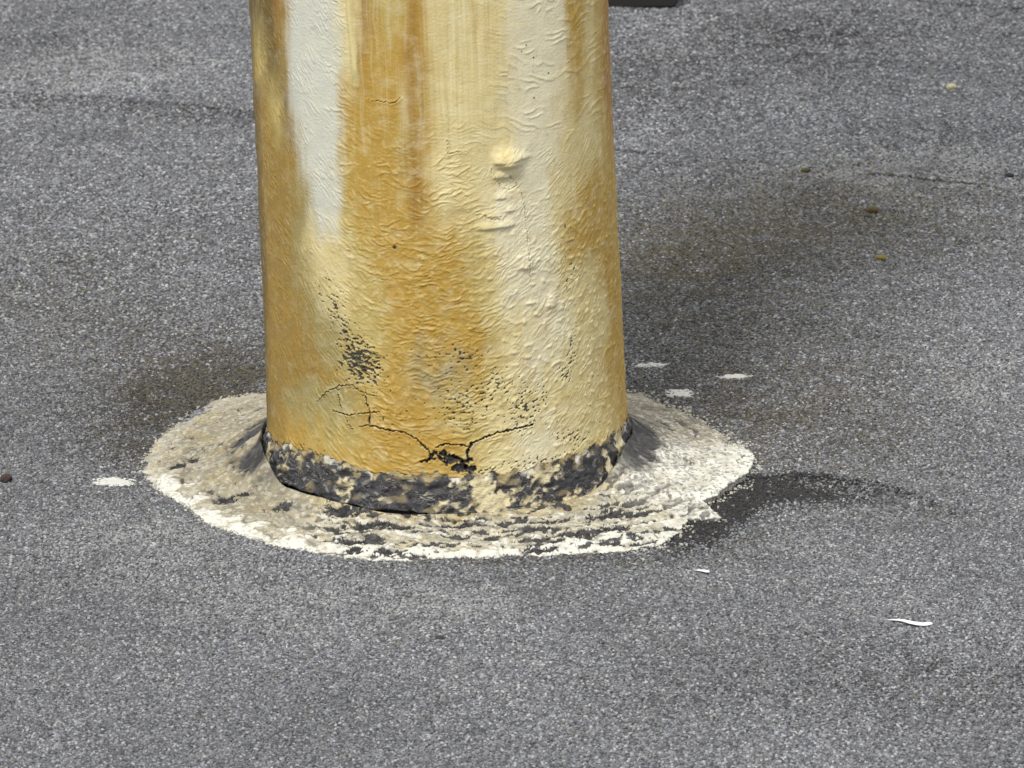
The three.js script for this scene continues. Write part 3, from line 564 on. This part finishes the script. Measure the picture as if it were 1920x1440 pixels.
    for (const q of SCRATCH) { const [d] = segDist(X + 1.1 * noise(X / 2, Z / 2, 148), Z + 1.1 * noise(X / 2 + 5, Z / 2, 149), q); bare = Math.max(bare, sstep(1.2, 0.6, d) * sstep(-0.5, 0.1, noise(X / 3, Z / 3, 154))); }
    const web = Math.abs(noise(X / 9 + 0.7 * n, Z / 16 + 0.7 * n, 160)), hair = sstep(0.035, 0.012, web) * sstep(-0.1, 0.3, noise(X / 20, Z / 30, 161)); bare = Math.max(bare, 0.8 * hair);
    // the upstand beside the pole is bare bitumen
    const side = sstep(52, 70, Math.abs(deg)) * sstep(0.34, 0.16, t + 0.2 * n + 0.06 * f2); bare = Math.max(bare, side * 0.95 * sstep(-0.35, 0.0, noise(arc / 18, r / 18, 150) + 0.1));
    const under = [...dark]; mixc(under, slate, clamp(0.2 + 0.4 * f2 + 0.4 * n + 0.5 * (g2 - 0.5)));
    mixc(col, under, bare);
    const k = 1 + 0.14 * f + 0.12 * fr + 0.1 * (g2 - 0.5);
    const o = (y * N + x) * 4; c[o] = toS(col[0] * k); c[o + 1] = toS(col[1] * k); c[o + 2] = toS(col[2] * k); c[o + 3] = 255;
    hgt[y * N + x] = (1.2 + 0.9 * frontal) * n + 0.25 * f2 + 0.18 * (1 - Math.min(1, g0)) * (0.6 + 0.8 * g2) + 0.45 * st * frontal - 1.2 * bare;
    b[y * N + x] = 0.5 + 0.25 * f + 0.2 * f2 + 0.2 * (1 - Math.min(1, g0)) + 0.2 * st * frontal;
  }
  const samp = (X, Z) => { const i = clamp(Math.round((X / EXT + 0.5) * N - 0.5), 1, N - 2), j = clamp(Math.round((0.5 - Z / EXT) * N - 0.5), 1, N - 2), k = j * N + i; return (hgt[k] * 2 + hgt[k - 1] + hgt[k + 1] + hgt[k - N] + hgt[k + N]) / 6; };
  const nu = 1700, nt = 84;
  const g = sheet(nu, nt, (i, j) => {
    const deg = (i / (nu - 1) * 2 - 1) * 180, ph = deg * Math.PI / 180, ro = rim(deg);
    const gap = 0.5 + 0.7 * sstep(-70, -50, deg) * sstep(10, -4, deg) + 0.9 * noise(deg / 7, 4.4, 151), ri = 76.5 + gap + 2.2 * sstep(-80, -60, deg) * sstep(80, 60, deg);
    const hin = lerp(17, 5.2, sstep(75, 48, Math.abs(deg + 4))) - 2 * sstep(-20, 60, deg) + 2.6 * sstep(-14, -40, deg) * sstep(-82, -66, deg), lift = sstep(48, 66, deg) * sstep(98, 84, deg), hout = 1.9 + 2.2 * lift + 0.6 * noise(deg / 11, 8.8, 152);
    let r, h, t;
    if (j < 2) { r = ri - 0.4 * (2 - j); t = 0; h = j ? hin - 1.8 : -3; }
    else if (j < nt - 4) {
      t = (j - 2) / (nt - 7); r = lerp(ri, ro, t); h = hout + (hin - hout) * Math.pow(1 - t, 3.2);
      h += samp(r * Math.sin(ph), r * Math.cos(ph)) * sstep(0, 0.04, t) - (1.5 - 1.2 * lift) * sstep(0.8, 1, t);
    } else { const k = j - (nt - 4); t = 1; const he = hout - 1.5 + 1.2 * lift + samp(ro * Math.sin(ph), ro * Math.cos(ph)) * 0.6; r = ro + [0.1, -0.3, -1.2, -2][k]; h = [he - 0.35, lift > 0.3 ? he - 1.1 : 0.1, lift > 0.3 ? he - 1.3 : -0.8, -3][k]; }
    const X = r * Math.sin(ph), Z = r * Math.cos(ph);
    return [X / 1000, h / 1000, Z / 1000, X / EXT + 0.5, 0.5 - Z / EXT];
  });
  const m = mesh(g, new THREE.MeshStandardMaterial({ map: dataTexture(c, N, N, true), bumpMap: dataTexture(b, N, N, false, true), bumpScale: 0.0004, roughness: 0.88 }));
  put(m, 'base_collar', 'flat round collar of flaking white and tan coating around the pole foot', 'collar');
}
console.log('collar done');

// ---------------------------------------------------------------- small things on the felt
const splashMat = new THREE.MeshStandardMaterial({ color: new THREE.Color().setRGB(...L(196, 196, 188)), roughness: 0.7 });
function splash(x0, z0, rx, rz, turn, seed, label) {                 // a thin lumpy skin of paint over the grains
  const n = 64, keep = new Uint8Array(n * n), ca = Math.cos(turn), sa = Math.sin(turn);
  const g = sheet(n, n, (i, j) => {
    const u = (i / (n - 1) * 2 - 1) * 1.35, v = (j / (n - 1) * 2 - 1) * 1.35, lx = u * rx, lz = v * rz, x = x0 + lx * ca + lz * sa, z = z0 - lx * sa + lz * ca;
    const d = Math.hypot(u, v) + 0.22 * noise(u * 1.6, v * 2.4, seed) + 0.5 * noise(lx / 3.2, lz / 1.5, seed + 3) + 0.2 * noise(lx / 1.1, lz / 0.8, seed + 5);
    keep[j * n + i] = d < 1 ? 1 : 0;
    grains(x / 1.15, z / 1.15);
    const y = roofHeight(x, z) + 0.55 + 0.4 * (1 - Math.min(1, nearest[0])) * (0.4 + 0.8 * nearest[2]) + 0.3 * noise(x / 3, z / 3, seed + 6) - 0.9 * sstep(0.7, 1, d);
    return [(x - x0) / 1000, y / 1000, (z - z0) / 1000, 0, 0];
  });
  const idx = g.index.array, out = [];
  for (let k = 0; k < idx.length; k += 3) if (keep[idx[k]] && keep[idx[k + 1]] && keep[idx[k + 2]]) out.push(idx[k], idx[k + 1], idx[k + 2]);
  g.setIndex(out); g.computeVertexNormals();
  const m = mesh(g, splashMat); m.position.set(x0 / 1000, 0, z0 / 1000);
  return put(m, 'paint_splash', label, 'paint splash', 'paint splashes on the felt');
}
splash(89.9, -135.1, 7.4, 3.6, 0.1, 201, 'thin white paint smear on the felt closest to the pole shaft');
splash(100.5, -92.1, 7, 5.8, -0.3, 205, 'chunky white paint splash just behind the collar rim');
splash(125.3, -114.4, 7.2, 3.4, -0.2, 209, 'narrow white paint splash on bare felt farthest from the collar');
splash(-136.8, 12.7, 9.6, 5.6, -0.2, 213, 'broad white paint splash beside the pointed collar tip towards the brown pebble');

const chipMat = new THREE.MeshStandardMaterial({ color: new THREE.Color().setRGB(...L(240, 240, 236)), roughness: 0.55 });
function sliver(pts, wide, lift, label) {                            // a curled, tapering chip of paint along points on the roof
  const curve = new THREE.CatmullRomCurve3(pts.map(([x, z], k) => new THREE.Vector3(x, roofHeight(x, z) + lift * (0.9 + 0.5 * Math.sin(k)), z))), n = 28;
  const ring = [[-1, 0.1], [-0.6, 0.45], [0, 0.62], [0.6, 0.45], [1, 0.1], [0.5, -0.05], [-0.5, -0.05], [-1, 0.1]], o = curve.getPoint(0.5);
  const g = sheet(ring.length, n, (i, j) => {
    const t = j / (n - 1), p = curve.getPoint(t), d = curve.getTangent(t), w = wide * Math.min(1, Math.pow(t + 0.02, 0.75) * 1.25) * (t > 0.93 ? Math.sqrt(Math.max(0.05, 1 - (t - 0.93) / 0.07)) : 1), sx = -d.z, sz = d.x, k = Math.hypot(sx, sz);
    const [a, b] = ring[i];
    return [(p.x + sx / k * a * w - o.x) / 1000, (p.y + b * Math.min(0.9, w) * 0.9 - o.y) / 1000, (p.z + sz / k * a * w - o.z) / 1000, 0, 0];
  });
  const m = mesh(g, chipMat); m.position.set(o.x / 1000, o.y / 1000, o.z / 1000);
  return put(m, 'paint_chip', label, 'paint chip', 'loose paint chips');
}
sliver([[161.8, 204.7], [166.6, 207.4], [170.5, 211.1], [174.2, 212], [177.4, 209.5]], 1.9, 0.9, 'curved white paint chip with a long thin tail on open felt');
sliver([[94.7, 141.9], [97.3, 144], [100.2, 146.1]], 1.0, 0.9, 'tiny straight white paint chip in front of the collar');

function crumb(name, x, z, a, b, c, rgb, turn, seed, label, category, rough = 0.75) {
  const g = new THREE.IcosahedronGeometry(1, 5), p = g.attributes.position;
  for (let i = 0; i < p.count; i++) {
    const X = p.getX(i), Y = p.getY(i), Z = p.getZ(i), k = 1 + 0.16 * noise(X * 1.4 + seed, Y * 1.4 + Z * 1.1, seed) + 0.07 * noise(X * 4 + Z * 2, Y * 4 + seed, seed + 2) - 0.1 * Math.exp(-Math.pow((Z - 0.15) / 0.16, 2)) * Math.max(0, Y);
    p.setXYZ(i, X * k * a / 1000, (Math.max(Y * k, -0.75) + 0.75) * b / 1000, Z * k * c / 1000);
  }
  g.computeVertexNormals();
  const m = mesh(g, new THREE.MeshStandardMaterial({ color: new THREE.Color().setRGB(...L(...rgb)), roughness: rough }));
  m.position.set(x / 1000, (roofHeight(x, z) + 0.35) / 1000, z / 1000); m.rotation.y = turn;
  return put(m, name, label, category);
}
crumb('pebble', -182, 4, 2.6, 1.9, 2.2, [54, 40, 36], 0.2, 3, 'smooth brown pebble lying alone on the felt', 'pebble');
crumb('pebble', 288.1, -697.7, 3.0, 2.0, 2.4, [178, 172, 138], 0.4, 4, 'pale cream pebble lying alone on the felt', 'pebble');
crumb('seed', 187.8, -499.3, 2.9, 1.3, 2.2, [70, 66, 28], 0.1, 5, 'slim olive green seed on the stained felt', 'seed');
crumb('seed', 215.2, -413.9, 3.1, 1.9, 3.0, [78, 66, 28], 0.3, 6, 'plump brownish olive seed beside a black crumb', 'seed');
crumb('seed', 210, -315.2, 2.9, 1.4, 2.4, [112, 100, 40], -0.1, 7, 'yellowish olive seed, the lightest of the seeds', 'seed');
crumb('dirt_crumb', 211.4, -405.2, 1.5, 0.8, 1.8, [38, 40, 48], 0, 8, 'small black crumb touching the plump olive seed', 'crumb');
crumb('dirt_crumb', 293.8, -478.3, 2.1, 1.3, 2.4, [24, 28, 34], 0.6, 9, 'black crumb lying apart near the lap seam', 'crumb');
crumb('dirt_crumb', 162.5, -535.2, 1.0, 0.7, 1.6, [46, 44, 40], 0.3, 10, 'tiny dark crumb next to the seam beyond the pole', 'crumb');
crumb('dirt_crumb', -1.2, 210.4, 1.5, 0.6, 1.6, [44, 46, 40], 0.3, 11, 'tiny dark crumb on open felt in front of the collar', 'crumb');

{                                                                    // a dark block standing far behind the pole
  const block = new THREE.Group(), xa = 84, xb = 141, z = -973, w = (xb - xa) / 1000, shape = new THREE.Shape();
  shape.moveTo(-w / 2, 0.002); shape.lineTo(-w / 2 + 0.002, 0); shape.lineTo(w / 2 - 0.002, 0); shape.lineTo(w / 2, 0.002); shape.lineTo(w / 2 - 0.003, 0.034); shape.lineTo(w / 2 - 0.008, 0.038); shape.lineTo(-w / 2 + 0.008, 0.038); shape.lineTo(-w / 2 + 0.003, 0.034);
  const g = new THREE.ExtrudeGeometry(shape, { depth: 0.05, bevelEnabled: true, bevelSize: 0.0015, bevelThickness: 0.0015, bevelSegments: 2 }); g.translate(0, 0.001, -0.05);
  part(block, 'body', g, new THREE.MeshStandardMaterial({ color: new THREE.Color().setRGB(...L(30, 27, 26)), roughness: 0.8 }));
  const rib = new THREE.BoxGeometry(w - 0.02, 0.004, 0.046); rib.translate(0, 0.0405, -0.025);
  part(block, 'top_pad', rib, new THREE.MeshStandardMaterial({ color: new THREE.Color().setRGB(...L(40, 38, 38)), roughness: 0.9 }));
  block.position.set((xa + xb) / 2000, roofHeight((xa + xb) / 2, z) / 1000 + 0.0004, z / 1000); block.rotation.y = -0.05;
  put(block, 'rubber_block', 'low black block standing on the far felt behind the pole', 'block');
}

renderer.render(scene, camera);
